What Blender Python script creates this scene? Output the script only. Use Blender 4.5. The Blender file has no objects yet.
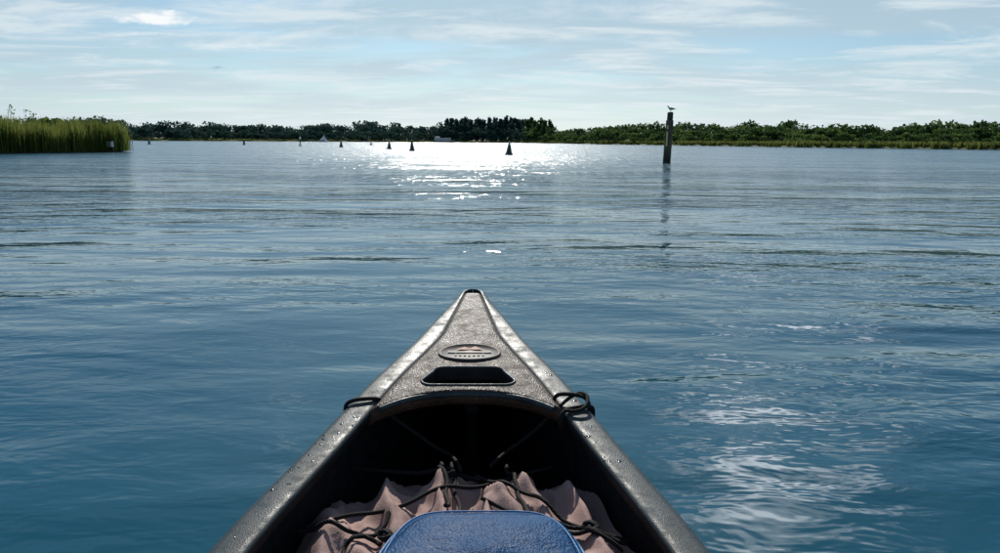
import bpy, bmesh, math, random, time
import numpy as np
from mathutils import Vector, Matrix, noise as mnoise
random.seed(4); rng=np.random.default_rng(7)
scene=bpy.context.scene
R=math.radians
SUN_EL=34.3; SUN_AZ=-3.2   # azimuth measured from +Y toward +X

# ---------------------------------------------------------------- helpers
def link(o):
    scene.collection.objects.link(o); return o
def mesh_obj(name, verts, faces, mats=(), smooth=False, fm=None, parent=None):
    me=bpy.data.meshes.new(name)
    me.from_pydata([tuple(v) for v in verts],[],[tuple(f) for f in faces]); 
    for m in mats: me.materials.append(m)
    if fm is not None: me.polygons.foreach_set('material_index',fm)
    if smooth: me.polygons.foreach_set('use_smooth',[True]*len(me.polygons))
    me.update()
    o=link(bpy.data.objects.new(name,me))
    if parent: o.parent=parent
    return o
def empty(name, loc=(0,0,0), rz=0):
    e=link(bpy.data.objects.new(name,None)); e.location=loc; e.rotation_euler=(0,0,rz); e.empty_display_size=.2
    return e
def newmat(name):
    m=bpy.data.materials.new(name); m.use_nodes=True
    nt=m.node_tree; b=nt.nodes['Principled BSDF']
    return m,nt,b
def nd(nt,typ,**kw):
    n=nt.nodes.new(typ)
    for k,v in kw.items(): setattr(n,k,v)
    return n
def setin(n,**kw):
    for k,v in kw.items(): n.inputs[k.replace('_',' ')].default_value=v
def ramp(nt,stops):
    r=nd(nt,'ShaderNodeValToRGB'); e=r.color_ramp.elements
    while len(e)<len(stops): e.new(.5)
    for i,(p,c) in enumerate(stops):
        e[i].position=p; e[i].color=(c[0],c[1],c[2],1) if hasattr(c,'__len__') else (c,c,c,1)
    return r
def basic(name,c1,c2,scale=8,rough=.6,bump=.0,bscale=60,bdist=.002,spec=.5,stretch=(1,1,1),metal=0):
    m,nt,b=newmat(name); L=nt.links
    tc=nd(nt,'ShaderNodeTexCoord'); mp=nd(nt,'ShaderNodeMapping'); mp.inputs['Scale'].default_value=stretch
    L.new(tc.outputs['Object'],mp.inputs[0])
    n=nd(nt,'ShaderNodeTexNoise'); setin(n,Scale=scale,Detail=4.0,Roughness=.6); L.new(mp.outputs[0],n.inputs['Vector'])
    r=ramp(nt,[(.35,c1),(.65,c2)]); L.new(n.outputs[0],r.inputs[0]); L.new(r.outputs[0],b.inputs['Base Color'])
    setin(b,Roughness=rough,Metallic=metal); b.inputs['Specular IOR Level'].default_value=spec
    if bump:
        n2=nd(nt,'ShaderNodeTexNoise'); setin(n2,Scale=bscale,Detail=3.0); L.new(mp.outputs[0],n2.inputs['Vector'])
        bp=nd(nt,'ShaderNodeBump'); setin(bp,Strength=bump,Distance=bdist); L.new(n2.outputs[0],bp.inputs['Height']); L.new(bp.outputs[0],b.inputs['Normal'])
    return m
def interp(x,tab):
    return float(np.interp(x,[t[0] for t in tab],[t[1] for t in tab]))

# ---------------------------------------------------------------- camera
cam=bpy.data.cameras.new('camera'); cam.lens=27; cam.sensor_width=36; cam.clip_end=20000; cam.clip_start=.02
co=link(bpy.data.objects.new('camera',cam)); co.location=(0,0,.95)
co.matrix_world=Matrix.Translation((0,0,.95))@Matrix.Rotation(R(90-10.22),4,'X')@Matrix.Rotation(R(.43),4,'Z')
scene.camera=co
scene.view_settings.view_transform='Standard'; scene.view_settings.look='None'; scene.view_settings.exposure=0

# ---------------------------------------------------------------- world
w=bpy.data.worlds.new('World'); scene.world=w; w.use_nodes=True
nt=w.node_tree; L=nt.links; bg=nt.nodes['Background']; bg.inputs[1].default_value=.1
sky=nd(nt,'ShaderNodeTexSky'); sky.sky_type='NISHITA'; sky.sun_disc=False
sky.sun_elevation=R(SUN_EL); sky.sun_rotation=R(SUN_AZ); sky.air_density=1.0; sky.dust_density=.7; sky.ozone_density=2.0
tint=nd(nt,'ShaderNodeMix',data_type='RGBA',blend_type='MULTIPLY'); tint.inputs[0].default_value=1
L.new(sky.outputs[0],tint.inputs[6]); tint.inputs[7].default_value=(.46,.69,.84,1)
tc=nd(nt,'ShaderNodeTexCoord'); sp=nd(nt,'ShaderNodeSeparateXYZ'); L.new(tc.outputs['Generated'],sp.inputs[0])
def math_n(op,a,b=None,clamp=False):
    m=nd(nt,'ShaderNodeMath',operation=op); m.use_clamp=clamp
    for i,v in enumerate((a,b)):
        if v is None: continue
        if hasattr(v,'is_output'): L.new(v,m.inputs[i])
        else: m.inputs[i].default_value=v
    return m.outputs[0]
X,Y,Z=sp.outputs
zc=math_n('ADD',math_n('MAXIMUM',Z,0.0),.07)
px=math_n('DIVIDE',X,zc); py=math_n('DIVIDE',Y,zc)
cb=nd(nt,'ShaderNodeCombineXYZ'); L.new(px,cb.inputs[0]); L.new(py,cb.inputs[1])
def wnoise(vec,scale,detail,rough,sc=(1,1,1),loc=(0,0,0),dist=0.):
    mp=nd(nt,'ShaderNodeMapping'); mp.inputs['Scale'].default_value=sc; mp.inputs['Location'].default_value=loc; L.new(vec,mp.inputs[0])
    n=nd(nt,'ShaderNodeTexNoise'); setin(n,Scale=scale,Detail=detail,Roughness=rough,Distortion=dist); L.new(mp.outputs[0],n.inputs['Vector'])
    return n.outputs[0]
def smooth(v,a,b,o0=0.,o1=1.):
    m=nd(nt,'ShaderNodeMapRange'); m.interpolation_type='SMOOTHSTEP'; L.new(v,m.inputs[0])
    for i,q in enumerate((a,b,o0,o1)): m.inputs[i+1].default_value=q
    return m.outputs[0]
def mixc(f,a,b):
    m=nd(nt,'ShaderNodeMix',data_type='RGBA')
    if hasattr(f,'is_output'): L.new(f,m.inputs[0])
    else: m.inputs[0].default_value=f
    for i,v in ((6,a),(7,b)):
        if hasattr(v,'is_output'): L.new(v,m.inputs[i])
        else: m.inputs[i].default_value=(*v,1)
    return m.outputs[2]
n1=wnoise(cb.outputs[0],.42,4,.58,(.8,1.5,1),(3,1,0),.6)
n2=wnoise(cb.outputs[0],1.1,7,.64,(.8,1.5,1),(8,5,0),.5)
low=smooth(Z,.12,.40,1.,.2)
veil=math_n('MULTIPLY',smooth(n1,.34,.62,.25,.85),low)
wisps=math_n('MULTIPLY',smooth(n2,.46,.66,0,.8),low)
col=mixc(veil,tint.outputs[2],(4.3,5.7,6.6))
col=mixc(wisps,col,(7.3,8.2,8.6))
# horizon haze, brighter toward the sun
hz=math_n('POWER',math_n('SUBTRACT',1.0,math_n('MAXIMUM',Z,0.0),True),14.0)
glow=math_n('POWER',math_n('MAXIMUM',Y,0.0),7.0)
hazec=mixc(glow,(6.8,7.8,8.3),(8.6,9.2,9.4))
col=mixc(math_n('MULTIPLY',hz,.88),col,hazec)
ys=math_n('MAXIMUM',Y,.01); A=math_n('DIVIDE',X,ys); B=math_n('DIVIDE',Z,ys)
cAB=nd(nt,'ShaderNodeCombineXYZ'); L.new(A,cAB.inputs[0]); L.new(math_n('MULTIPLY',B,2.6),cAB.inputs[1])
cn=math_n('MULTIPLY',math_n('SUBTRACT',wnoise(cAB.outputs[0],22,6,.62,(1,1,1),(2,0,0)),.5),3.2)
cn2=math_n('MULTIPLY',math_n('SUBTRACT',wnoise(cAB.outputs[0],5,7,.7,(1,1,1),(2,0,0)),.5),4.5)
front=math_n('GREATER_THAN',Y,.05)
def cloud(a,b,ra,rb,soft,amt,color,nn):
    global col
    c2=nd(nt,'ShaderNodeCombineXYZ')
    da=math_n('DIVIDE',math_n('SUBTRACT',A,a),ra); db=math_n('DIVIDE',math_n('SUBTRACT',B,b),rb)
    L.new(da,c2.inputs[0]); L.new(db,c2.inputs[1])
    d=nd(nt,'ShaderNodeVectorMath',operation='LENGTH'); L.new(c2.outputs[0],d.inputs[0])
    v=math_n('SUBTRACT',math_n('ADD',1.0,nn),d.outputs['Value'])
    m=math_n('MULTIPLY',smooth(v,0,soft),front)
    col=mixc(math_n('MULTIPLY',m,amt),col,color)
cloud(-.437,.152,.050,.010,.8,.95,(9.7,9.85,9.95),cn)
cloud(-.33,.118,.12,.007,1.6,.6,(8.8,9.3,9.5),cn)
cloud(-.47,.132,.09,.005,1.2,.6,(9.0,9.4,9.6),cn)
cloud(-.366,.0915,.017,.0035,.9,.75,(3.0,4.4,5.3),cn)
cloud(-.10,.135,.22,.012,2.,.4,(8.4,9.0,9.2),cn)
cloud(.06,.118,.06,.006,1.6,.4,(4.6,5.8,6.7),cn)
cloud(.10,.165,.25,.018,2.,.5,(8.8,9.3,9.5),cn)
cloud(.45,.145,.2,.02,2.,.45,(4.4,5.8,6.7),cn)
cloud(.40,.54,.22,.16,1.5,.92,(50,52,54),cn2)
cloud(-.32,.43,.07,.05,1.4,.5,(18,20,22),cn2)
L.new(col,bg.inputs[0])

sun=bpy.data.lights.new('sun','SUN'); sun.energy=4.5; sun.angle=R(.53); sun.color=(1,.95,.86)
so=link(bpy.data.objects.new('sun',sun))
sd=Vector((math.sin(R(SUN_AZ))*math.cos(R(SUN_EL)),math.cos(R(SUN_AZ))*math.cos(R(SUN_EL)),math.sin(R(SUN_EL))))
so.rotation_euler=sd.to_track_quat('Z','Y').to_euler(); so.location=(0,0,30)

# ---------------------------------------------------------------- water
wm,nt,b=newmat('lake_water'); L=nt.links
setin(b,Roughness=.05,IOR=1.37); b.inputs['Base Color'].default_value=(.003,.064,.100,1)
geo=nd(nt,'ShaderNodeNewGeometry')
def n_noise(scale,detail,rough,sc=(1,1,1),rot=0,dist=0.):
    mp=nd(nt,'ShaderNodeMapping'); mp.inputs['Scale'].default_value=sc; mp.inputs['Rotation'].default_value=(0,0,rot); L.new(geo.outputs['Position'],mp.inputs[0])
    n=nd(nt,'ShaderNodeTexNoise'); setin(n,Scale=scale,Detail=detail,Roughness=rough,Distortion=dist); L.new(mp.outputs[0],n.inputs['Vector'])
    return n.outputs[0]
ln=nd(nt,'ShaderNodeVectorMath',operation='LENGTH'); L.new(geo.outputs['Position'],ln.inputs[0])
D=ln.outputs['Value']
far=smooth(D,4,38,0,1)
patch=smooth(n_noise(.30,3,.6,(.32,1,1),.15),.42,.60,.30,1.0)
fine=n_noise(6.0,3,.6,(.5,1,1),.12,.3)
med=n_noise(2.0,2,.5,(.42,1,1),-.16,.4)
swell=n_noise(.7,2,.5,(.4,1,1),.1)
a_f=math_n('MULTIPLY',math_n('ADD',math_n('MULTIPLY',far,.055),.022),patch)
a_m=math_n('MULTIPLY',math_n('ADD',math_n('MULTIPLY',far,.14),.060),patch)
h=math_n('ADD',math_n('ADD',math_n('MULTIPLY',fine,a_f),math_n('MULTIPLY',med,a_m)),math_n('MULTIPLY',swell,.095))
bp=nd(nt,'ShaderNodeBump'); setin(bp,Strength=1.0,Distance=1.0); L.new(h,bp.inputs['Height']); L.new(bp.outputs[0],b.inputs['Normal'])
# gusts: patches of unresolved capillary ripples
gust=smooth(n_noise(1.0,4,.85,(5.0,.42,1),.0,.0),.50,.60,.0,1.)
r0=smooth(D,6,60,.06,.205); r1=smooth(D,9,32,.0,.15)
L.new(math_n('ADD',r0,math_n('MULTIPLY',r1,gust)),b.inputs['Roughness'])
vs=[(0,0,0)];fs=[]
rad=[1,2,4,8,16,32,64,128,256,512,900]; N=64
for r in rad:
    for i in range(N): vs.append((r*math.sin(2*math.pi*i/N),r*math.cos(2*math.pi*i/N),0))
for i in range(N): fs.append((0,1+(i+1)%N,1+i))
for k in range(len(rad)-1):
    for i in range(N):
        a=1+k*N+i; c=1+k*N+(i+1)%N; fs.append((a,c,c+N,a+N))
mesh_obj('water',vs,fs,[wm],True)

# ---------------------------------------------------------------- terrain
SH=[(-180,200),(-150,160),(-90,180),(-60,300),(-33.3,347),(-26.2,368),(-14.7,413),(-5.3,482),(1.5,470),(7.5,303),(14.7,234),(21.5,193),(27.7,181),(33.3,173),(60,150),(90,140),(180,200)]
def shoreR(deg): return interp(deg,SH)+3*math.sin(deg*3.1)+1.5*math.sin(deg*9.7)
gm=basic('ground',(.05,.07,.025),(.10,.10,.045),.15,.9,.4,3,.1,.2)
vs=[(0,0,-1.2)];fs=[]; N=360
prof=[(-40,-1.2),(-3,-.6),(0,.0),(1.2,.35),(12,.5),(60,.8),(300,3),(1200,14),(4000,30),(9000,20)]
for off,z in prof:
    for i in range(N):
        dg=-180+360*i/N; r=shoreR(dg)+off
        vs.append((r*math.sin(R(dg)),r*math.cos(R(dg)),z+ (mnoise.noise(Vector((dg*.3,off*.01,0)))*z*.3 if z>2 else 0)))
for i in range(N): fs.append((0,1+(i+1)%N,1+i))
for k in range(len(prof)-1):
    for i in range(N):
        a=1+k*N+i; c=1+k*N+(i+1)%N; fs.append((a,c,c+N,a+N))
mesh_obj('ground',vs,fs,[gm],True)

# ---------------------------------------------------------------- foliage material
def leafmat(name,dark,mid,light,trans=.3):
    m,nt,b=newmat(name); L=nt.links
    g=nd(nt,'ShaderNodeNewGeometry'); 
    n=nd(nt,'ShaderNodeTexNoise'); setin(n,Scale=.22,Detail=3.0,Roughness=.75); L.new(g.outputs['Position'],n.inputs['Vector'])
    at=nd(nt,'ShaderNodeAttribute'); at.attribute_name='tone'
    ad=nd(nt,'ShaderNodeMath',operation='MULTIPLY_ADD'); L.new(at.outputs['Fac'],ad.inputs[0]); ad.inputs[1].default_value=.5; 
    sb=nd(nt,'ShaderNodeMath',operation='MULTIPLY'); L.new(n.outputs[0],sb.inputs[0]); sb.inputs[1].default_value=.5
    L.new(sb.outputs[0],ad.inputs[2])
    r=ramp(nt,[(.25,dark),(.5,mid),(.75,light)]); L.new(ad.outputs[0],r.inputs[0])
    L.new(r.outputs[0],b.inputs['Base Color']); setin(b,Roughness=.85); b.inputs['Specular IOR Level'].default_value=.08
    t=nd(nt,'ShaderNodeBsdfTranslucent'); L.new(r.outputs[0],t.inputs[0])
    mx=nd(nt,'ShaderNodeMixShader'); mx.inputs[0].default_value=trans
    L.new(b.outputs[0],mx.inputs[1]); L.new(t.outputs[0],mx.inputs[2]); L.new(mx.outputs[0],nt.nodes['Material Output'].inputs[0])
    return m
bark=basic('bark',(.05,.04,.03),(.1,.08,.06),3,.9)
leaf_far_haze=leafmat('leaves_far_haze',(.018,.048,.054),(.030,.074,.062),(.055,.105,.066),.25)  # distance haze is mixed into these leaf colours as a bluish tint
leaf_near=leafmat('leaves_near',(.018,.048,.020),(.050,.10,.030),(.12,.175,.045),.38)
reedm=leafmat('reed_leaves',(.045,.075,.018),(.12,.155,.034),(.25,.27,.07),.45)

class Soup:
    def __init__(s): s.v=[];s.f=[];s.tone=[];s.mi=[];s.n=0
    def quads(s,c,size,tone,flat=.0):
        n=len(c)
        a=rng.normal(size=(n,3)); a/=np.linalg.norm(a,axis=1)[:,None]
        bb=rng.normal(size=(n,3)); bb-= (bb*a).sum(1)[:,None]*a; bb/=np.linalg.norm(bb,axis=1)[:,None]
        sz=size*rng.uniform(.6,1.3,(n,1)); el=rng.uniform(.5,.9,(n,1))
        q=np.stack([c-a*sz,c-bb*sz*el,c+a*sz,c+bb*sz*el],1).reshape(-1,3)
        s.v.append(q); idx=np.arange(n*4).reshape(n,4)+s.n; s.f+=idx.tolist(); s.n+=4*n
        s.tone+=np.broadcast_to(tone,n).tolist(); s.mi+=[0]*n
    def tube(s,p0,p1,r0,r1,k=5):
        p0=np.array(p0,float);p1=np.array(p1,float); ax=p1-p0; ax/=np.linalg.norm(ax)
        u=np.cross(ax,[.3,.9,.1]); u/=np.linalg.norm(u); v=np.cross(ax,u)
        an=np.arange(k)*2*math.pi/k
        ring=lambda p,r: p+r*(np.cos(an)[:,None]*u+np.sin(an)[:,None]*v)
        s.v.append(np.vstack([ring(p0,r0),ring(p1,r1)]))
        for i in range(k):
            j=(i+1)%k; s.f.append([s.n+i,s.n+j,s.n+k+j,s.n+k+i]); s.tone.append(0); s.mi.append(1)
        s.n+=2*k
    def build(s,name,mats,parent=None):
        o=mesh_obj(name,np.vstack(s.v).tolist(),s.f,mats,False,s.mi,parent)
        at=o.data.attributes.new('tone','FLOAT','FACE'); at.data.foreach_set('value',np.array(s.tone,dtype=np.float32))
        return o
def tree(S,x,y,z,H,wd,style='round',dens=1.0,tone0=.5):
    S.tube((x,y,z-.2),(x+rng.normal()*.1*H*.3,y,z+H*.55),.035*H*.6,.015*H)
    if style=='bush': base=-.05; nl=7
    elif style=='poplar': base=.12; nl=7
    else: base=.02; nl=11
    for i in range(nl):
        if style=='poplar':
            t=i/(nl-1); cz=base+.05+(.80-base)*t; cr=wd*(.55-.35*abs(t-.35)*1.4); cx,cy=rng.normal(0,.08*wd,2); lr=(cr,cr,.13*H)
        else:
            t=rng.uniform(0,1); an=rng.uniform(0,6.28); rr=wd*.55*math.sqrt(rng.uniform(0,1))*(1-.55*t)
            cx,cy=rr*math.cos(an),rr*math.sin(an); cz=base+.1+(.72-base)*t; q=rng.uniform(.28,.46)
            lr=(wd*q,wd*q,H*rng.uniform(.13,.2))
        c=np.array([x+cx,y+cy,z+H*cz])
        if i%3==0: S.tube((x,y,z+H*.3),c,.012*H,.005*H,4)
        n=int(40*dens); d=rng.normal(size=(n,3)); d/=np.linalg.norm(d,axis=1)[:,None]
        p=c+d*np.array(lr)*rng.uniform(.35,1.0,(n,1))
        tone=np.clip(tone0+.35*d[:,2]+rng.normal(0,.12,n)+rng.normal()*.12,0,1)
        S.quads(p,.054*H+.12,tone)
def sky_h(dg):
    xp=500+762*math.tan(R(dg))
    return interp(xp,[(-300,24),(0,27),(60,26),(110,26),(140,21),(230,19),(300,19),(340,22),(380,21),(400,18),(430,18),(445,24),(470,25),(545,25),(556,17),(585,20),(600,27),(622,25),(640,21),(700,24),(760,25),(820,28),(880,28),(930,27),(1000,30),(1400,31)])
S=Soup(); S2=Soup()
for k in range(3):
    dg=-44.0
    while dg<46:
        r=shoreR(dg)+[10,22,40][k]+rng.uniform(-4,4)
        H=sky_h(dg)/762*r*math.cos(R(dg)) ; xp=500+762*math.tan(R(dg))
        near=dg>2
        Hk=H*[.62,.90,1.0][k]*rng.uniform(.66,1.04)
        if k>0 and rng.random()<.08: Hk*=1.12
        pop=(446<xp<550)
        x_,y_=r*math.sin(R(dg)),r*math.cos(R(dg))
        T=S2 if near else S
        if pop and k>0:
            tree(T,x_,y_,.4,H*rng.uniform(.86,1.04),H*.42,'poplar',1,.35); step=H*.30
        else:
            tree(T,x_,y_,.4,Hk,Hk*rng.uniform(.8,1.4),'bush' if k==0 else 'round',1.0,rng.uniform(.3,.62)+(.16 if k==0 else -.10)); step=Hk*.68
        dg+=math.degrees(step/r)*rng.uniform(.6,1.2)
S.build('distant_trees',[leaf_far_haze,bark]); S2.build('shoreline_trees',[leaf_near,bark])

def blades(S,pts,hmin,hmax,wd,z0,lean=.12):
    n=len(pts); H=rng.uniform(hmin,hmax,n); an=rng.uniform(0,6.28,n); la=rng.uniform(0,6.28,n); ll=H*rng.uniform(0,lean,n)
    dx=np.cos(an)*wd/2; dy=np.sin(an)*wd/2; bx=pts[:,0];by=pts[:,1]; z=np.full(n,z0)
    lx=np.cos(la)*ll; ly=np.sin(la)*ll
    q=np.stack([np.stack([bx-dx,by-dy,z],1),np.stack([bx+dx,by+dy,z],1),
      np.stack([bx+dx*.8+lx*.35,by+dy*.8+ly*.35,z+H*.6],1),np.stack([bx-dx*.8+lx*.35,by-dy*.8+ly*.35,z+H*.6],1),
      np.stack([bx+lx,by+ly,z+H],1)],1).reshape(-1,3)
    S.v.append(q)
    t=rng.uniform(0,1,n).tolist()
    for i in range(n):
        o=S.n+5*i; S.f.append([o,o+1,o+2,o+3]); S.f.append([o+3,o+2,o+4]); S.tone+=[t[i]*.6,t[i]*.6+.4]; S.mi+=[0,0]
    S.n+=5*n
S=Soup()
N=12000
dg=rng.uniform(-1,42,N); off=rng.uniform(.5,8,N)
rr=np.array([shoreR(d) for d in dg])+off
blades(S,np.stack([rr*np.sin(np.radians(dg)),rr*np.cos(np.radians(dg))],1),.8,1.7,.3,.1)
N=6000
dg=rng.uniform(-42,-1,N); off=rng.uniform(.5,6,N)
rr=np.array([shoreR(d) for d in dg])+off
blades(S,np.stack([rr*np.sin(np.radians(dg)),rr*np.cos(np.radians(dg))],1),.7,1.3,.4,.1)
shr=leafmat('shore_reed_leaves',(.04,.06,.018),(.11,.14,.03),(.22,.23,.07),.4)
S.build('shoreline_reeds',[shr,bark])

# reed bank on the left
poly=[(-26.9,54),(-28.2,49.5),(-29.9,45),(-33,37),(-37,30),(-60,20),(-95,40),(-80,66),(-34,64),(-29.5,58.5)]
def inside(x,y,P):
    c=False;j=len(P)-1
    for i in range(len(P)):
        if (P[i][1]>y)!=(P[j][1]>y) and x<(P[j][0]-P[i][0])*(y-P[i][1])/(P[j][1]-P[i][1])+P[i][0]: c=not c
        j=i
    return c
n=len(poly); cx=sum(p[0] for p in poly)/n; cy=sum(p[1] for p in poly)/n
vs=[(p[0]+ (p[0]-cx)*.02,p[1]+(p[1]-cy)*.02,-.8) for p in poly]+[(p[0],p[1],.12) for p in poly]+[(cx,cy,.3)]
fs=[(i,(i+1)%n,n+(i+1)%n,n+i) for i in range(n)]+[(n+i,n+(i+1)%n,2*n) for i in range(n)]
mud=basic('mud',(.035,.03,.02),(.06,.05,.03),2,.8)
mesh_obj('river_bank',vs,fs,[mud])
S=Soup()
pts=[]
while len(pts)<26000:
    i=random.choice([0,0,1,1,2,2,3,8,9,9]); a=poly[i]; bq=poly[(i+1)%n]; t=random.random()
    x=a[0]+(bq[0]-a[0])*t; y=a[1]+(bq[1]-a[1])*t; d=random.expovariate(1/2.2)
    ex,ey=cx-x,cy-y; l=math.hypot(ex,ey); x+=ex/l*d+random.gauss(0,.3); y+=ey/l*d+random.gauss(0,.3)
    if inside(x,y,poly) or d<.5: pts.append((x,y))
pts=np.array(pts); 
hn=np.array([mnoise.noise(Vector((p[0]*.6,p[1]*.6,0))) for p in pts])
g1=pts[hn<-.1]; g2=pts[(hn>=-.1)&(hn<.15)]; g3=pts[hn>=.15]
blades(S,g1,.8,1.7,.045,.08); blades(S,g2,1.1,1.95,.045,.08); blades(S,g3,1.4,2.35,.045,.08,.2)
pl=np.array([(-30.3-random.random()*5,43+random.random()*8) for _ in range(60)])
for p in pl:
    H=random.uniform(2.3,3.0); lx=random.gauss(0,.12)
    S.tube((p[0],p[1],.1),(p[0]+lx,p[1],H),.018,.01,4)
    c=np.array([p[0]+lx*1.1,p[1],H])+rng.normal(size=(9,3))*np.array([.06,.06,.13]); S.quads(c,.06,.3)
stalk=basic('reed_stalk',(.12,.10,.04),(.2,.17,.08),5,.8)
S.build('reed_bed',[reedm,stalk])
S=Soup()
for i in range(24):
    t=i/23; x=-36-t*26+random.gauss(0,1); y=56+random.gauss(0,2)-t*6; H=random.uniform(2.2,3.1)
    tree(S,x,y,.2,H,H*.9,'bush',1.3,.4)
S.build('willow_bushes',[leaf_near,bark])

# small notice board on the reed edge
wp=basic('white_paint',(.7,.72,.72),(.8,.8,.8),6,.5)
wood=basic('weathered_wood',(.09,.07,.05),(.18,.14,.09),6,.85,.6,25,.01,.2,(1,1,.2))
def box(bm,c,s,mi=0,rz=0):
    r=bmesh.ops.create_cube(bm,size=1,matrix=Matrix.Translation(c)@Matrix.Rotation(rz,4,'Z')@Matrix.Diagonal((*s,1)))
    for f in {f for v in r['verts'] for f in v.link_faces}: f.material_index=mi
def bm_obj(name,bm,mats,parent=None,bev=0,smooth=False):
    me=bpy.data.meshes.new(name); bm.to_mesh(me); bm.free()
    for m in mats: me.materials.append(m)
    if smooth: me.polygons.foreach_set('use_smooth',[True]*len(me.polygons))
    o=link(bpy.data.objects.new(name,me))
    if parent: o.parent=parent
    if bev:
        m=o.modifiers.new('bev','BEVEL'); m.width=bev; m.segments=2; m.limit_method='ANGLE'
    return o
sg=empty('notice_board',(-27.0,52.6,0),R(25))
bm=bmesh.new(); box(bm,(-.16,0,.2),(.07,.07,1.2)); box(bm,(.16,0,.2),(.07,.07,1.2)); bm_obj('posts',bm,[wood],sg,.008)
bm=bmesh.new(); box(bm,(0,-.055,.55),(.42,.03,.38)); bm_obj('board',bm,[wp],sg,.006)

# ---------------------------------------------------------------- mooring post + gull
def lathe(name,prof,mats,parent=None,k=20,fm=None,jit=0):
    vs=[];fs=[];mi=[]
    for pi_,(r,z) in enumerate(prof):
        for i in range(k):
            an=2*math.pi*i/k; j=1+jit*mnoise.noise(Vector((math.cos(an)*1.6,math.sin(an)*1.6,z*.7)))
            vs.append((r*j*math.cos(an),r*j*math.sin(an),z))
    for q in range(len(prof)-1):
        for i in range(k):
            fs.append((q*k+i,q*k+(i+1)%k,(q+1)*k+(i+1)%k,(q+1)*k+i)); mi.append(fm[q] if fm else 0)
    fs.append(tuple((len(prof)-1)*k+i for i in range(k))); mi.append(fm[-1] if fm else 0)
    return mesh_obj(name,vs,fs,mats,True,mi,parent)
pile,nt,b=newmat('pile_timber'); L=nt.links
tcn=nd(nt,'ShaderNodeTexCoord'); spn=nd(nt,'ShaderNodeSeparateXYZ'); L.new(tcn.outputs['Object'],spn.inputs[0])
mp=nd(nt,'ShaderNodeMapping'); mp.inputs['Scale'].default_value=(9,9,1.2); L.new(tcn.outputs['Object'],mp.inputs[0])
nn=nd(nt,'ShaderNodeTexNoise'); setin(nn,Scale=1.6,Detail=6.0,Roughness=.7); L.new(mp.outputs[0],nn.inputs['Vector'])
rr_=ramp(nt,[(.35,(.02,.018,.015)),(.55,(.09,.07,.045)),(.75,(.22,.18,.10))]); L.new(nn.outputs[0],rr_.inputs[0])
zz=nd(nt,'ShaderNodeMapRange'); L.new(spn.outputs[2],zz.inputs[0]); zz.inputs[1].default_value=.15; zz.inputs[2].default_value=.7
mx=nd(nt,'ShaderNodeMix',data_type='RGBA'); L.new(zz.outputs[0],mx.inputs[0]); mx.inputs[6].default_value=(.012,.016,.012,1); L.new(rr_.outputs[0],mx.inputs[7])
L.new(mx.outputs[2],b.inputs['Base Color']); setin(b,Roughness=.75)
bpn=nd(nt,'ShaderNodeBump'); setin(bpn,Strength=1.,Distance=.02); L.new(nn.outputs[0],bpn.inputs['Height']); L.new(bpn.outputs[0],b.inputs['Normal'])
yel=basic('strip_yellow',(.60,.45,.12),(.75,.6,.22),6,.6)
dk=basic('dark_iron',(.02,.02,.022),(.035,.035,.035),9,.6)
mpst=empty('mooring_post',(7.72,35.3,0)); mpst.rotation_euler=(0,R(1.6),0)
lathe('pile',[(.185,-1.2),(.182,0),(.178,.6),(.175,1.2),(.172,1.8),(.168,1.95),(.16,1.96)],[pile],mpst,24,jit=.08)
lathe('cap',[(.12,1.95),(.135,1.97),(.135,2.28),(.125,2.32),(.06,2.335)],[dk],mpst,20,jit=.05)
bm=bmesh.new(); box(bm,(-.11,-.155,1.25),(.07,.03,.95),0); box(bm,(-.11,-.159,1.5),(.09,.03,.10),1); bm_obj('side_strip',bm,[yel,dk],mpst,.004)  # yellow strip with a darker block, on the left of the pile
gw=basic('gull_white',(.6,.6,.6),(.75,.75,.74),20,.7); gg=basic('gull_grey',(.22,.24,.26),(.3,.32,.34),20,.7); gb=basic('gull_black',(.02,.02,.02),(.03,.03,.03),20,.6); gy=basic('gull_beak',(.5,.25,.05),(.6,.3,.05),20,.5)
gl=empty('gull',(7.72+2.33*math.sin(R(1.6)),35.3,2.33)); gl.rotation_euler=(0,0,R(200))
def loft(name,secs,mats,parent,k=14,fm=None):
    vs=[];fs=[];mi=[]
    for (x,z,ry,rz) in secs:
        for i in range(k):
            a=2*math.pi*i/k; vs.append((x,ry*math.cos(a),z+rz*math.sin(a)))
    for q in range(len(secs)-1):
        for i in range(k): fs.append((q*k+i,q*k+(i+1)%k,(q+1)*k+(i+1)%k,(q+1)*k+i)); mi.append(fm[q] if fm else 0)
    fs.append(tuple(range(k))[::-1]); fs.append(tuple((len(secs)-1)*k+i for i in range(k))); mi+=[fm[0] if fm else 0,fm[-1] if fm else 0]
    return mesh_obj(name,vs,fs,mats,True,mi,parent)
loft('body',[(-.20,.125,.015,.006),(-.15,.13,.035,.015),(-.09,.135,.06,.045),(-.02,.14,.072,.062),(.05,.155,.066,.06),(.09,.185,.045,.046),(.115,.22,.033,.038),(.135,.25,.033,.034),(.16,.258,.026,.026),(.175,.255,.012,.012),(.178,.253,.009,.009),(.215,.247,.006,.007),(.228,.240,.002,.003)],[gw,gb,gy],gl,14,[0,0,0,0,0,0,0,1,1,0,2,2])
for sgn in(-1,1):
    o=loft('wing_%d'%(1 if sgn<0 else 2),[(-.27,.135,.004,.004),(-.2,.14,.012,.014),(-.1,.15,.018,.036),(0,.16,.018,.045),(.06,.165,.012,.03),(.085,.165,.004,.01)],[gg,gb],gl,10,[1,1,0,0,0]); o.location=(0,sgn*.055,0)
    bm=bmesh.new(); bmesh.ops.create_cone(bm,segments=6,radius1=.006,radius2=.005,depth=.1,cap_ends=True,matrix=Matrix.Translation((0,sgn*.025,.05))); box(bm,(.02,sgn*.025,.004),(.05,.035,.006)); bm_obj('leg_%d'%(1 if sgn<0 else 2),bm,[gy],gl)

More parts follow.
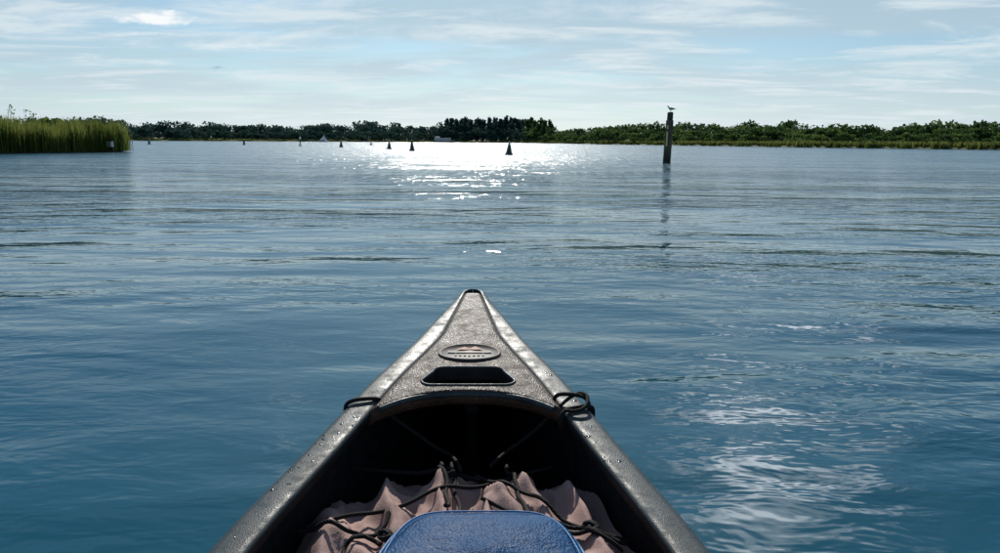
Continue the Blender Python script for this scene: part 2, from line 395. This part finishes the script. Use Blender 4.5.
# ---------------------------------------------------------------- channel markers
mk=basic('marker_paint',(.01,.035,.035),(.02,.06,.055),5,.45)
mkw=wp
for (xp,D_,H) in [(508,53.6,.93),(411,71,1.0),(388,84,.9),(340,103,.9),(299,119,1.35),(243,134,.95),(148,129,.9),(370,150,.7)]:
    e=empty('channel_buoy',((xp-500)/762*D_,D_,0)); e.rotation_euler=(R(random.uniform(-3,3)),R(random.uniform(-4,4)),random.random()*6)
    s=H/.93
    if xp==299:
        lathe('pole',[(.09,-.6),(.09,H*.72),(.08,H*.74)],[mk],e,14)
        lathe('topmark',[(.10,H*.741),(.14,H*.78),(.13,H*.97),(.05,H)],[mkw],e,14)
        lathe('collar',[(.2,-.2),(.26,-.05),(.26,.12),(.12,.18)],[mk],e,18)
    else:
        lathe('float',[(.14,-.3),(.27,-.1),(.285,.0),(.28,.08),(.24,.15)],[mk],e,22)
        lathe('cone_body',[(.215,.148),(.2,.2),(.145,.5*s),(.09,.72*s),(.075,.76*s)],[mk],e,20)
        lathe('topmark',[(.045,.758*s),(.045,.8*s),(.085,.82*s),(.085,.90*s),(.03,.93*s)],[mk],e,16)

# ---------------------------------------------------------------- far boats
glass=basic('window_glass',(.02,.03,.04),(.03,.04,.05),3,.15)
def hull_bm(bm,Ln,Wd,Ht,mi=0):
    secs=[(-Ln/2,.85,.95),(-Ln*.2,1,1),(Ln*.15,.98,1),(Ln*.36,.7,1.1),(Ln*.5,.04,1.25)]
    rows=[]
    for x,wf,hf in secs:
        rows.append([bm.verts.new(p) for p in [(x,-Wd/2*wf,Ht*hf),(x,-Wd/2*wf*.8,-.3),(x,Wd/2*wf*.8,-.3),(x,Wd/2*wf,Ht*hf)]])
    for a,c in zip(rows,rows[1:]):
        for i in range(4):
            f=bm.faces.new((a[i],a[(i+1)%4],c[(i+1)%4],c[i])); f.material_index=mi
    for r_ in (rows[0],rows[-1][::-1]): bm.faces.new(r_).material_index=mi
cr=empty('river_cruiser',((443-500)/762*455,455,0),R(4))
bm=bmesh.new(); hull_bm(bm,13.5,3.6,.95); bm_obj('hull',bm,[dk],cr,.05)
bm=bmesh.new(); box(bm,(-.8,0,1.55),(9.4,2.9,1.2)); box(bm,(-.8,0,2.42),(9.9,3.2,.14),0)
box(bm,(-3.9,0,2.95),(2.6,2.2,.9)); bm_obj('cabin',bm,[wp],cr,.06)
bm=bmesh.new()
for i in range(6):
    for s_ in (-1,1): box(bm,(-4.4+i*1.45,s_*1.46,1.7),(1.05,.03,.5))
bm_obj('windows',bm,[glass],cr)
sb=empty('sailing_dinghy',((322-500)/762*330,330,0),R(30))
bm=bmesh.new(); hull_bm(bm,4.2,1.5,.45); bm_obj('hull',bm,[wp],sb,.03)
bm=bmesh.new(); bmesh.ops.create_cone(bm,segments=8,radius1=.04,radius2=.025,depth=3.4,cap_ends=True,matrix=Matrix.Translation((.5,0,1.9))); box(bm,(-.6,0,.8),(2.2,.05,.06)); bm_obj('mast',bm,[dk],sb)
mesh_obj('sail',[(.45,0,.9),(.45,0,3.5),(.1,.15,2.4),(-.7,.2,1.5),(-1.6,.12,.85),(-.5,.18,.86)],[(0,1,2),(0,2,3,5),(5,3,4)],[wp],False,None,sb)
mesh_obj('jib',[(.56,0,2.9),(1.9,.0,.55),(.7,.12,.6),(.65,.1,1.6)],[(0,3,1),(3,2,1)],[wp],False,None,sb)

# ---------------------------------------------------------------- canoe
def plastic(name,c1,c2,rough,gs,gd,gstr,spec=.5,wear=None):
    m,nt,b=newmat(name); L=nt.links
    tc=nd(nt,'ShaderNodeTexCoord'); O=tc.outputs['Object']
    n=nd(nt,'ShaderNodeTexNoise'); setin(n,Scale=14.0,Detail=8.0,Roughness=.75); L.new(O,n.inputs['Vector'])
    r=ramp(nt,[(.3,c1),(.7,c2)]); L.new(n.outputs[0],r.inputs[0]); outc=r.outputs[0]
    if wear:
        mpw=nd(nt,'ShaderNodeMapping'); mpw.inputs['Scale'].default_value=(3,1,1); mpw.inputs['Rotation'].default_value=(0,0,.4); L.new(O,mpw.inputs[0])
        nw=nd(nt,'ShaderNodeTexNoise'); setin(nw,Scale=26.0,Detail=9.0,Roughness=.8); L.new(mpw.outputs[0],nw.inputs['Vector'])
        rw_=ramp(nt,[(.57,0.),(.66,.8)]); L.new(nw.outputs[0],rw_.inputs[0])
        mw=nd(nt,'ShaderNodeMix',data_type='RGBA'); L.new(rw_.outputs[0],mw.inputs[0]); L.new(outc,mw.inputs[6]); mw.inputs[7].default_value=(*wear,1); outc=mw.outputs[2]
    L.new(outc,b.inputs['Base Color'])
    n3=nd(nt,'ShaderNodeTexNoise'); setin(n3,Scale=30.0,Detail=6.0,Roughness=.7); L.new(O,n3.inputs['Vector'])
    mr=nd(nt,'ShaderNodeMapRange'); L.new(n3.outputs[0],mr.inputs[0]); mr.inputs[1].default_value=.35; mr.inputs[2].default_value=.65; mr.inputs[3].default_value=rough*.65; mr.inputs[4].default_value=rough*1.35
    L.new(mr.outputs[0],b.inputs['Roughness']); b.inputs['Specular IOR Level'].default_value=spec
    v=nd(nt,'ShaderNodeTexVoronoi'); setin(v,Scale=gs); L.new(O,v.inputs['Vector'])
    n4=nd(nt,'ShaderNodeTexNoise'); setin(n4,Scale=9.0,Detail=2.0); L.new(O,n4.inputs['Vector'])
    ad=nd(nt,'ShaderNodeMath',operation='MULTIPLY_ADD'); L.new(n4.outputs[0],ad.inputs[0]); ad.inputs[1].default_value=2.5; L.new(v.outputs['Distance'],ad.inputs[2])
    bp=nd(nt,'ShaderNodeBump'); setin(bp,Strength=gstr,Distance=gd); L.new(ad.outputs[0],bp.inputs['Height']); L.new(bp.outputs[0],b.inputs['Normal'])
    return m
m_rail=plastic('gunwale_plastic',(.012,.021,.025),(.040,.056,.063),.50,450,.0004,.7,.22,(.13,.15,.16))
m_deck=plastic('deck_textured',(.024,.016,.012),(.085,.050,.034),.50,300,.0012,1.,.22,(.16,.11,.08))
m_hull=plastic('hull_plastic',(.012,.02,.02),(.02,.03,.028),.4,120,.0006,.6)
m_in=plastic('hull_inside',(.007,.007,.008),(.014,.014,.015),.6,120,.0008,.6,.3)
m_blk=basic('matte_black',(.006,.006,.007),(.012,.012,.013),30,.6,spec=.3)  # plain black for the rail inner faces and the hand-hole cutter

CY=-.35; HL=2.46
Wt=[(0,.450),(.35,.440),(.85,.405),(1.30,.342),(1.584,.271),(1.85,.200),(2.04,.138),(2.21,.090),(2.36,.052),(2.42,.038)]
Zt=[(0,.355),(.35,.358),(.85,.372),(1.3,.402),(1.584,.430),(1.85,.462),(2.04,.485),(2.21,.506),(2.46,.532)]
def csp(x,tab):
    xs=[t[0] for t in tab]; ys=[t[1] for t in tab]
    if x<=xs[0]: return ys[0]
    if x>=xs[-1]: return ys[-1]
    i=max(j for j in range(len(xs)) if xs[j]<=x); i=min(i,len(xs)-2)
    h=xs[i+1]-xs[i]; t=(x-xs[i])/h
    m0=(ys[i+1]-ys[i-1])/(xs[i+1]-xs[i-1]) if i>0 else 0
    m1=(ys[i+2]-ys[i])/(xs[i+2]-xs[i]) if i+2<len(xs) else (ys[i+1]-ys[i])/h
    return (2*t**3-3*t*t+1)*ys[i]+(t**3-2*t*t+t)*h*m0+(-2*t**3+3*t*t)*ys[i+1]+(t**3-t*t)*h*m1
def W(y):
    s=abs(y-CY)
    if s>=HL: return .0005
    if s>2.42: return max(.0005,.038*math.sqrt(max(0,1-((s-2.42)/.04)**2)))
    return csp(s,Wt)
def ZS(y): return csp(abs(y-CY),Zt)
def RW(y): return min(.056,.46*W(y))
canoe=empty('canoe',(-.031,0,0),R(1.26))
ys_=sorted(set([CY+s*q for q in (1,-1) for s in list(np.linspace(0,2.42,90))+[2.42+.04*math.sin(t) for t in np.linspace(0,math.pi/2,10)]]))
for sgn,nm in ((-1,'gunwale_port'),(1,'gunwale_starboard')):
    vs=[];fs=[];mi=[]
    for y in ys_:
        w_=W(y); rw=RW(y); z=ZS(y); f=min(1,w_/.05)
        P=[(w_-.006,-.045),(w_-.001*f,-.040),(w_+.0,-.010),(w_-.0015*f,-.004),(w_-.006*f,-.001),(w_-rw*.25,.0005),(w_-rw*.75,.001),(w_-rw+.005*f,.0005),(w_-rw+.001*f,-.003),(w_-rw,-.007),(w_-rw+.002*f,-.020),(w_-rw+.008*f,-.024)]
        for (x,dz) in P: vs.append((sgn*max(x,0.0002),y,z+dz))
    k=12
    for q in range(len(ys_)-1):
        for i in range(k):
            a=q*k+i; c=q*k+(i+1)%k; f_=(a,c,c+k,a+k); fs.append(f_ if sgn<0 else f_[::-1]); mi.append(1 if i>=8 else 0)
    mesh_obj(nm,vs,fs,[m_rail,m_blk],True,mi,canoe)
def keel(y,z0):
    s=abs(y-CY); t=max(0,(s-1.7)/(HL-1.7)); return z0+.03*(s/HL)**2+ (ZS(y)-.04-z0)*t**4.5*.97
def shell(nm,inset,zf,mat,flip,ylim):
    vs=[];fs=[];st=[y for y in ys_ if abs(y-CY)<ylim]; k=25
    for y in st:
        w_=max(W(y)-inset,.0004); zt=ZS(y)-.022; zk=keel(y,-.11)+inset
        for i in range(k):
            a=math.pi*i/(k-1); c=math.cos(a); s_=math.sin(a)
            x=w_*math.copysign(abs(c)**.55,c); z=zt+(zk-zt)*s_**.75
            if zf is not None: z=max(z,zf)
            vs.append((x,y,z))
    for q in range(len(st)-1):
        for i in range(k-1):
            a=q*k+i; fs.append((a,a+1,a+k+1,a+k))
    mesh_obj(nm,vs,fs,[mat],True,None,canoe)
shell('hull',.004,None,m_hull,0,2.47)
shell('hull_lining',.022,.035,m_in,1,2.34)
YE=1.425
def deck(nm,sg):
    K=36;Mn=60; top=[];
    for i in range(Mn+1):
        row=[]
        for j in range(K+1):
            t=-1+2*j/K
            yend=YE-.07*abs(t)**2.5 -CY
            s=2.405+(yend-2.405)*i/Mn; y=CY+sg*s; hw=W(y)-RW(y)+.004
            e=1-abs(t); crease=-.006*math.exp(-((e*hw)/.006)**2)
            z=ZS(y)+.003+.007*(1-t**4)*min(1,hw/.07)+crease
            row.append(Vector((t*hw,y,z)))
        top.append(row)
    vs=[];fs=[]
    for r_ in top: vs+=r_
    nT=len(vs)
    for r_ in top: vs+=[v-Vector((0,0,.028)) for v in r_]
    k=K+1
    for i in range(Mn):
        for j in range(K):
            a=i*k+j; fs.append((a,a+1,a+k+1,a+k)); fs.append((nT+a,nT+a+k,nT+a+k+1,nT+a+1))
    bd=[j for j in range(k)]+[i*k+K for i in range(1,Mn+1)]+[Mn*k+j for j in range(K-1,-1,-1)]+[i*k for i in range(Mn-1,0,-1)]
    for a,c in zip(bd,bd[1:]+bd[:1]): fs.append((a,nT+a,nT+c,c))
    o=mesh_obj(nm,vs,fs,[m_deck,m_blk],True,None,canoe)
    bm=bmesh.new(); bm.from_mesh(o.data); bmesh.ops.recalc_face_normals(bm,faces=bm.faces); bm.to_mesh(o.data); bm.free()
    pts=[]; 
    def corner(cx,cy,r,a0,a1):
        for q in range(7):
            a=R(a0+(a1-a0)*q/6); pts.append((cx+r*math.cos(a),cy+r*math.sin(a)))
    y0,y1=1.452,1.535; r=.022
    corner(.092-r,y0+r,r,-90,0); corner(.072-r,y1-r,r,0,90); corner(-.072+r,y1-r,r,90,180); corner(-.092+r,y0+r,r,180,270)
    n=len(pts); Yf=lambda y: CY+sg*(y-CY)
    cv=[(x,Yf(y),.3) for x,y in pts]+[(x,Yf(y),.7) for x,y in pts]
    cf=[tuple(range(n)),tuple(range(n,2*n))]+[(i,(i+1)%n,n+(i+1)%n,n+i) for i in range(n)]
    c=mesh_obj('cutter',cv,cf,[m_blk],False,None,canoe)
    bm=bmesh.new(); bm.from_mesh(c.data); bmesh.ops.recalc_face_normals(bm,faces=bm.faces); bm.to_mesh(c.data); bm.free()
    md=o.modifiers.new('hole','BOOLEAN'); md.object=c; md.operation='DIFFERENCE'; md.solver='EXACT'
    bpy.context.view_layer.update()
    dg_=bpy.context.evaluated_depsgraph_get(); me=bpy.data.meshes.new_from_object(o.evaluated_get(dg_)); o.modifiers.clear(); o.data=me
    bpy.data.objects.remove(c)
    return pts,Yf
pts,Yf=deck('bow_deck',1); deck('stern_deck',-1)
def deckz(x,y):
    hw=W(y)-RW(y)+.004; t=min(1,abs(x)/hw); return ZS(y)+.003+.007*(1-t**4)*min(1,hw/.07)
def tube_curve(name,paths,r,mat,parent=None,cyclic=False,res=3):
    cu=bpy.data.curves.new(name,'CURVE'); cu.dimensions='3D'; cu.bevel_depth=r; cu.bevel_resolution=res; cu.use_fill_caps=True
    for P in paths:
        s=cu.splines.new('NURBS'); s.points.add(len(P)-1)
        for i,p in enumerate(P): s.points[i].co=(*p,1)
        s.use_endpoint_u=not cyclic; s.use_cyclic_u=cyclic; s.order_u=3; s.resolution_u=6
    cu.materials.append(mat); o=link(bpy.data.objects.new(name,cu)); 
    if parent: o.parent=parent
    return o
lip=[(x*1.04,y+(y-1.49)*.06,deckz(x,y)+.000) for x,y in pts]
tube_curve('hand_hole_lip',[lip],.003,m_rail,canoe,True)
hwE=W(YE)-RW(YE)
tube_curve('deck_edge_bar',[[(t*hwE*1.0,YE+.002-.07*abs(t)**2.5,ZS(YE)-.004+.006*(1-t**4)) for t in np.linspace(-1,1,17)]],.006,m_rail,canoe)
# badge
bdg=basic('badge_dark',(.02,.02,.022),(.035,.033,.03),40,.5,spec=.25); bdr=basic('badge_rim',(.13,.11,.10),(.20,.17,.14),40,.6,spec=.2); bdo=basic('badge_mark',(.30,.10,.05),(.40,.15,.07),30,.6,spec=.2)
BY=1.612
slope=math.atan2(ZS(BY+.06)-ZS(BY-.06),.12)
bd=empty('badge',(0,BY,deckz(0,BY)+.001)); bd.rotation_euler=(slope,0,0); bd.parent=canoe; 
vs=[];fs=[];mi=[]; k=64
rings=[(1.0,-.002),(1.0,.003),(.97,.0042),(.92,.0042),(.90,.003),(.0,.003)]
for (f,z) in rings[:-1]:
    for i in range(k):
        a=2*math.pi*i/k; vs.append((.070*f*math.cos(a),.045*f*math.sin(a),z-.002*(f*math.cos(a))**2))
for q in range(len(rings)-2):
    for i in range(k): fs.append((q*k+i,q*k+(i+1)%k,(q+1)*k+(i+1)%k,(q+1)*k+i)); mi.append([0,1,1,0][q])
vs.append((0,0,.003)); c=len(vs)-1
for i in range(k): fs.append((4*k+i,4*k+(i+1)%k,c)); mi.append(0)
mesh_obj('badge_plate',vs,fs,[bdg,bdr],True,mi,bd)
bm=bmesh.new()
def flat(ptl,z,mi):
    f=bm.faces.new([bm.verts.new((x,y*.8,z)) for x,y in ptl]); f.material_index=mi
flat([(-.048,-.006),(-.03,-.011),(0,-.013),(.03,-.011),(.048,-.006),(.048,.004),(.03,.0),(0,-.002),(-.03,.0),(-.048,.004)],.0045,1)
flat([(-.030,.012),(-.012,.030),(0,.018),(.012,.034),(.030,.012),(.012,.010),(0,.012),(-.012,.010)],.0045,0)
for i in range(-3,4): flat([(i*.010-.003,-.034+abs(i)*.002),(i*.010+.003,-.034+abs(i)*.002),(i*.010+.002,-.022+abs(i)*.001),(i*.010-.002,-.022+abs(i)*.001)],.0045,1)
bm_obj('badge_mark',bm,[bdo,bdr],bd)

# droplets
dm,nt,b=newmat('water_drop'); setin(b,Roughness=.08,IOR=1.33); b.inputs['Base Color'].default_value=(.02,.026,.028,1)
bs=bmesh.new(); bmesh.ops.create_uvsphere(bs,u_segments=10,v_segments=6,radius=1); bv=np.array([v.co[:] for v in bs.verts]); bs.verts.index_update(); bf=[[v.index for v in f.verts] for f in bs.faces]; bs.free()
DV=[];DF=[]
def drop(x,y,z,rx,ry,rz):
    o=len(DV)*len(bv); DV.append(bv*np.array([rx,ry,rz])+np.array([x,y,z])); DF.extend([[i+o for i in f] for f in bf])
for sgn in (-1,1):
    for _ in range(60 if sgn<0 else 18):
        y=random.uniform(.6,1.95) if random.random()<.3 else random.gauss(1.24,.09)
        w_=W(y); rw=RW(y); q=random.uniform(.15,.85); x=w_-rw*q; r_=random.choice([.0010,.0014,.002,.003])
        for _c in range(random.choice([1,1,2,3])):
            drop(sgn*x+random.gauss(0,r_*.8)*(_c>0),y+random.gauss(0,r_*1.5)*(_c>0),ZS(y)+.0005,r_*random.uniform(.8,1.4),r_*random.uniform(1,2.2),r_*.2)
mesh_obj('water_droplets',np.vstack(DV).tolist(),DF,[dm],True,None,canoe)

bm=bmesh.new(); box(bm,(0,-.55,.27),(.74,.28,.035)); bm_obj('seat',bm,[m_hull],canoe,.012)
bm=bmesh.new(); box(bm,(0,-1.3,.345),(.8,.06,.03)); bm_obj('thwart',bm,[wood],canoe,.008)

rope,nt,b=newmat('black_cord'); L=nt.links
tcn=nd(nt,'ShaderNodeTexCoord'); wv=nd(nt,'ShaderNodeTexWave',wave_type='BANDS',bands_direction='DIAGONAL'); setin(wv,Scale=110.0,Distortion=1.0); L.new(tcn.outputs['Object'],wv.inputs['Vector'])
rp=ramp(nt,[(.2,(.004,.004,.005)),(.8,(.018,.017,.016))]); L.new(wv.outputs['Color'],rp.inputs[0]); L.new(rp.outputs[0],b.inputs['Base Color']); setin(b,Roughness=.8); b.inputs['Specular IOR Level'].default_value=.2
bpn=nd(nt,'ShaderNodeBump'); setin(bpn,Strength=.6,Distance=.001); L.new(wv.outputs['Fac'],bpn.inputs['Height']); L.new(bpn.outputs[0],b.inputs['Normal'])
def railloop(y,sg,h=.004,dy=0):
    w_=W(y); rw=RW(y); z=ZS(y); P=[]
    for a in np.linspace(0,2*math.pi,17)[:-1]:
        c,s=math.cos(a),math.sin(a)
        P.append((sg*(w_-rw/2+math.copysign(abs(c)**.6,c)*(rw/2+.006)),y+dy*c,z-.012+math.copysign(abs(s)**.6,s)*(.015+(h if s>0 else .012))))
    return P
o=tube_curve('deck_cord',[railloop(1.395,-1,.004,-.012),railloop(1.36,1,.004,.02),railloop(1.39,1,.016,-.015)],.0040,rope,canoe,True)
xw=W(1.36)-RW(1.36)
tube_curve('deck_lashing',[[(-xw+.01,1.39,.440),(-xw*.6,1.40,.39),(-.06,1.40,.35),(-.02,1.36,.35),(-.01,1.28,.36)],[(xw-.01,1.38,.44),(xw*.7,1.38,.39),(.07,1.38,.35),(.045,1.3,.36)]],.0036,rope,canoe)
tube_curve('cord_end',[[(W(1.36)-.06+.0,1.37,ZS(1.36)+.006),(W(1.36)-.03,1.40,ZS(1.36)+.022),(W(1.36)-.005,1.385,ZS(1.36)+.026),(W(1.36)-.01,1.35,ZS(1.36)+.012),(W(1.36)-.035,1.335,ZS(1.36)+.006),(W(1.36)-.055,1.35,ZS(1.36)+.005)]],.0036,rope,canoe)

# ---------------------------------------------------------------- tarp inside the bow
tarpm,nt,b=newmat('canvas'); L=nt.links
tcn=nd(nt,'ShaderNodeTexCoord'); n=nd(nt,'ShaderNodeTexNoise'); setin(n,Scale=9.0,Detail=6.0,Roughness=.65); L.new(tcn.outputs['Object'],n.inputs['Vector'])
rp=ramp(nt,[(.3,(.23,.14,.125)),(.7,(.42,.27,.235))]); L.new(n.outputs[0],rp.inputs[0]); L.new(rp.outputs[0],b.inputs['Base Color']); setin(b,Roughness=.85)
wv=nd(nt,'ShaderNodeTexNoise'); setin(wv,Scale=350.0,Detail=2.0); L.new(tcn.outputs['Object'],wv.inputs['Vector'])
bpn=nd(nt,'ShaderNodeBump'); setin(bpn,Strength=.6,Distance=.0015); L.new(wv.outputs[0],bpn.inputs['Height']); L.new(bpn.outputs[0],b.inputs['Normal'])
def tarpz(x,y):
    q=mnoise.noise(Vector((x*13+y*2,y*4.2,1.3))); q2=mnoise.noise(Vector((x*30+y*9,y*12,4.))); q3=mnoise.noise(Vector((x*5,y*7-x*6,9.)))
    ridge=(1-abs(q)*2.6); z=.324+.028*ridge+.013*(1-abs(q2)*2)+.012*(1-abs(q3)*3)
    if y>1.27: z-=(y-1.27)*.65
    hw=W(y)-RW(y); e=min(1,abs(x)/max(hw,.01)); z-=.03*e**4
    for cxp,cyp in ((.0,1.2),(-.12,1.05),(.12,1.1)):
        z-=.014*math.exp(-(((x-cxp)/.03)**2+((y-cyp)/.12)**2))
    return z
vs=[];fs=[];K=100;Mn=170
for i in range(Mn+1):
    y=.25+(1.75-.25)*i/Mn; hw=max(W(y)-.03,.02)
    for j in range(K+1):
        x=hw*(-1+2*j/K); vs.append((x,y,tarpz(x,y)))
for i in range(Mn):
    for j in range(K):
        a=i*(K+1)+j; fs.append((a,a+1,a+K+2,a+K+1))
t=mesh_obj('canvas_tarp',vs,fs,[tarpm],True); t.location=canoe.location; t.rotation_euler=canoe.rotation_euler
def cord(x0,y0,x1,y1,n=9,lift=.010,wob=.005):
    P=[]
    for i in range(n):
        s=i/(n-1); x=x0+(x1-x0)*s+random.gauss(0,wob); y=y0+(y1-y0)*s+random.gauss(0,wob)
        P.append((x,y,max(tarpz(x,y)+lift,.345)))
    return P
cords=[cord(-.25,1.10,.17,1.33),cord(-.20,1.32,.03,1.28),cord(.02,1.29,.24,1.03),cord(-.05,1.34,-.02,1.12),cord(-.03,1.35,.0,1.10),
 cord(-.255,1.09,-.12,1.06),cord(-.12,1.12,-.18,1.02),cord(.03,1.15,.25,1.06),cord(.12,1.10,.26,1.05),cord(.07,1.33,.11,1.10)]
def knot(x,y,r=.011):
    z=tarpz(x,y)+.012; return [(x+r*math.cos(a*2.1),y+r*math.sin(a*1.7),z+.005*math.sin(a*2.7)) for a in np.linspace(0,7,14)]
cords+=[knot(-.12,1.07),knot(.20,1.08),knot(-.03,1.28,.009)]
o=tube_curve('lashing_rope',cords,.0036,rope); o.location=canoe.location; o.rotation_euler=canoe.rotation_euler

# ---------------------------------------------------------------- blue bag
bagm,nt,b=newmat('blue_vinyl'); L=nt.links
tcn=nd(nt,'ShaderNodeTexCoord'); n=nd(nt,'ShaderNodeTexNoise'); setin(n,Scale=9.0,Detail=7.0,Roughness=.7); L.new(tcn.outputs['Object'],n.inputs['Vector'])
rp=ramp(nt,[(.3,(.003,.045,.13)),(.7,(.006,.075,.20))]); L.new(n.outputs[0],rp.inputs[0]); L.new(rp.outputs[0],b.inputs['Base Color'])
rp2=ramp(nt,[(.35,.34),(.65,.6)]); L.new(n.outputs[0],rp2.inputs[0]); L.new(rp2.outputs[0],b.inputs['Roughness']); b.inputs['Specular IOR Level'].default_value=.08
vv=nd(nt,'ShaderNodeTexVoronoi'); setin(vv,Scale=260.0); L.new(tcn.outputs['Object'],vv.inputs['Vector'])
ad=nd(nt,'ShaderNodeMath',operation='MULTIPLY_ADD'); L.new(n.outputs[0],ad.inputs[0]); ad.inputs[1].default_value=14.; L.new(vv.outputs['Distance'],ad.inputs[2])
bpn=nd(nt,'ShaderNodeBump'); setin(bpn,Strength=.8,Distance=.0012); L.new(ad.outputs[0],bpn.inputs['Height']); L.new(bpn.outputs[0],b.inputs['Normal'])
seam=basic('bag_seam',(.02,.12,.30),(.10,.26,.48),260,.5,.6,400,.001,.3)
bag=empty('dry_bag',(0,0,0)); bag.location=(canoe.location[0]+.03,0,0); bag.rotation_euler=canoe.rotation_euler
def rr_pt(a,hx,hy,n=5.0):
    c,s=math.cos(a),math.sin(a); return hx*math.copysign(abs(c)**(2/n),c),hy*math.copysign(abs(s)**(2/n),s)
BC=.818
vs=[];fs=[];k=72; prof=[(.15,.428),(.4,.428),(.65,.426),(.85,.421),(.95,.412),(1.0,.398),(1.0,.375),(.94,.35),(.8,.33)]
def bagxy(f,a):
    x,y=rr_pt(a,.158*f,.22*f); x*=1-.22*max(0,y)/.22; return x,y+BC
for f,z in prof:
    for i in range(k):
        a=2*math.pi*i/k; x,y=bagxy(f,a); vs.append((x,y,z+.010*mnoise.noise(Vector((x*14,y*14,0)))*(1 if f<.95 else .3)))
for q in range(len(prof)-1):
    for i in range(k): fs.append((q*k+i,q*k+(i+1)%k,(q+1)*k+(i+1)%k,(q+1)*k+i))
vs.append((0,BC,.428)); c=len(vs)-1
for i in range(k): fs.append((c,i,(i+1)%k))
mesh_obj('bag_body',vs,fs,[bagm],True,None,bag)
tube_curve('bag_seam',[[(*bagxy(1.0,2*math.pi*i/60),.398) for i in range(60)]],.003,seam,bag,True)
tube_curve('bag_piping',[[(*bagxy(.88,2*math.pi*i/60),.4215) for i in range(60)]],.0012,seam,bag,True)
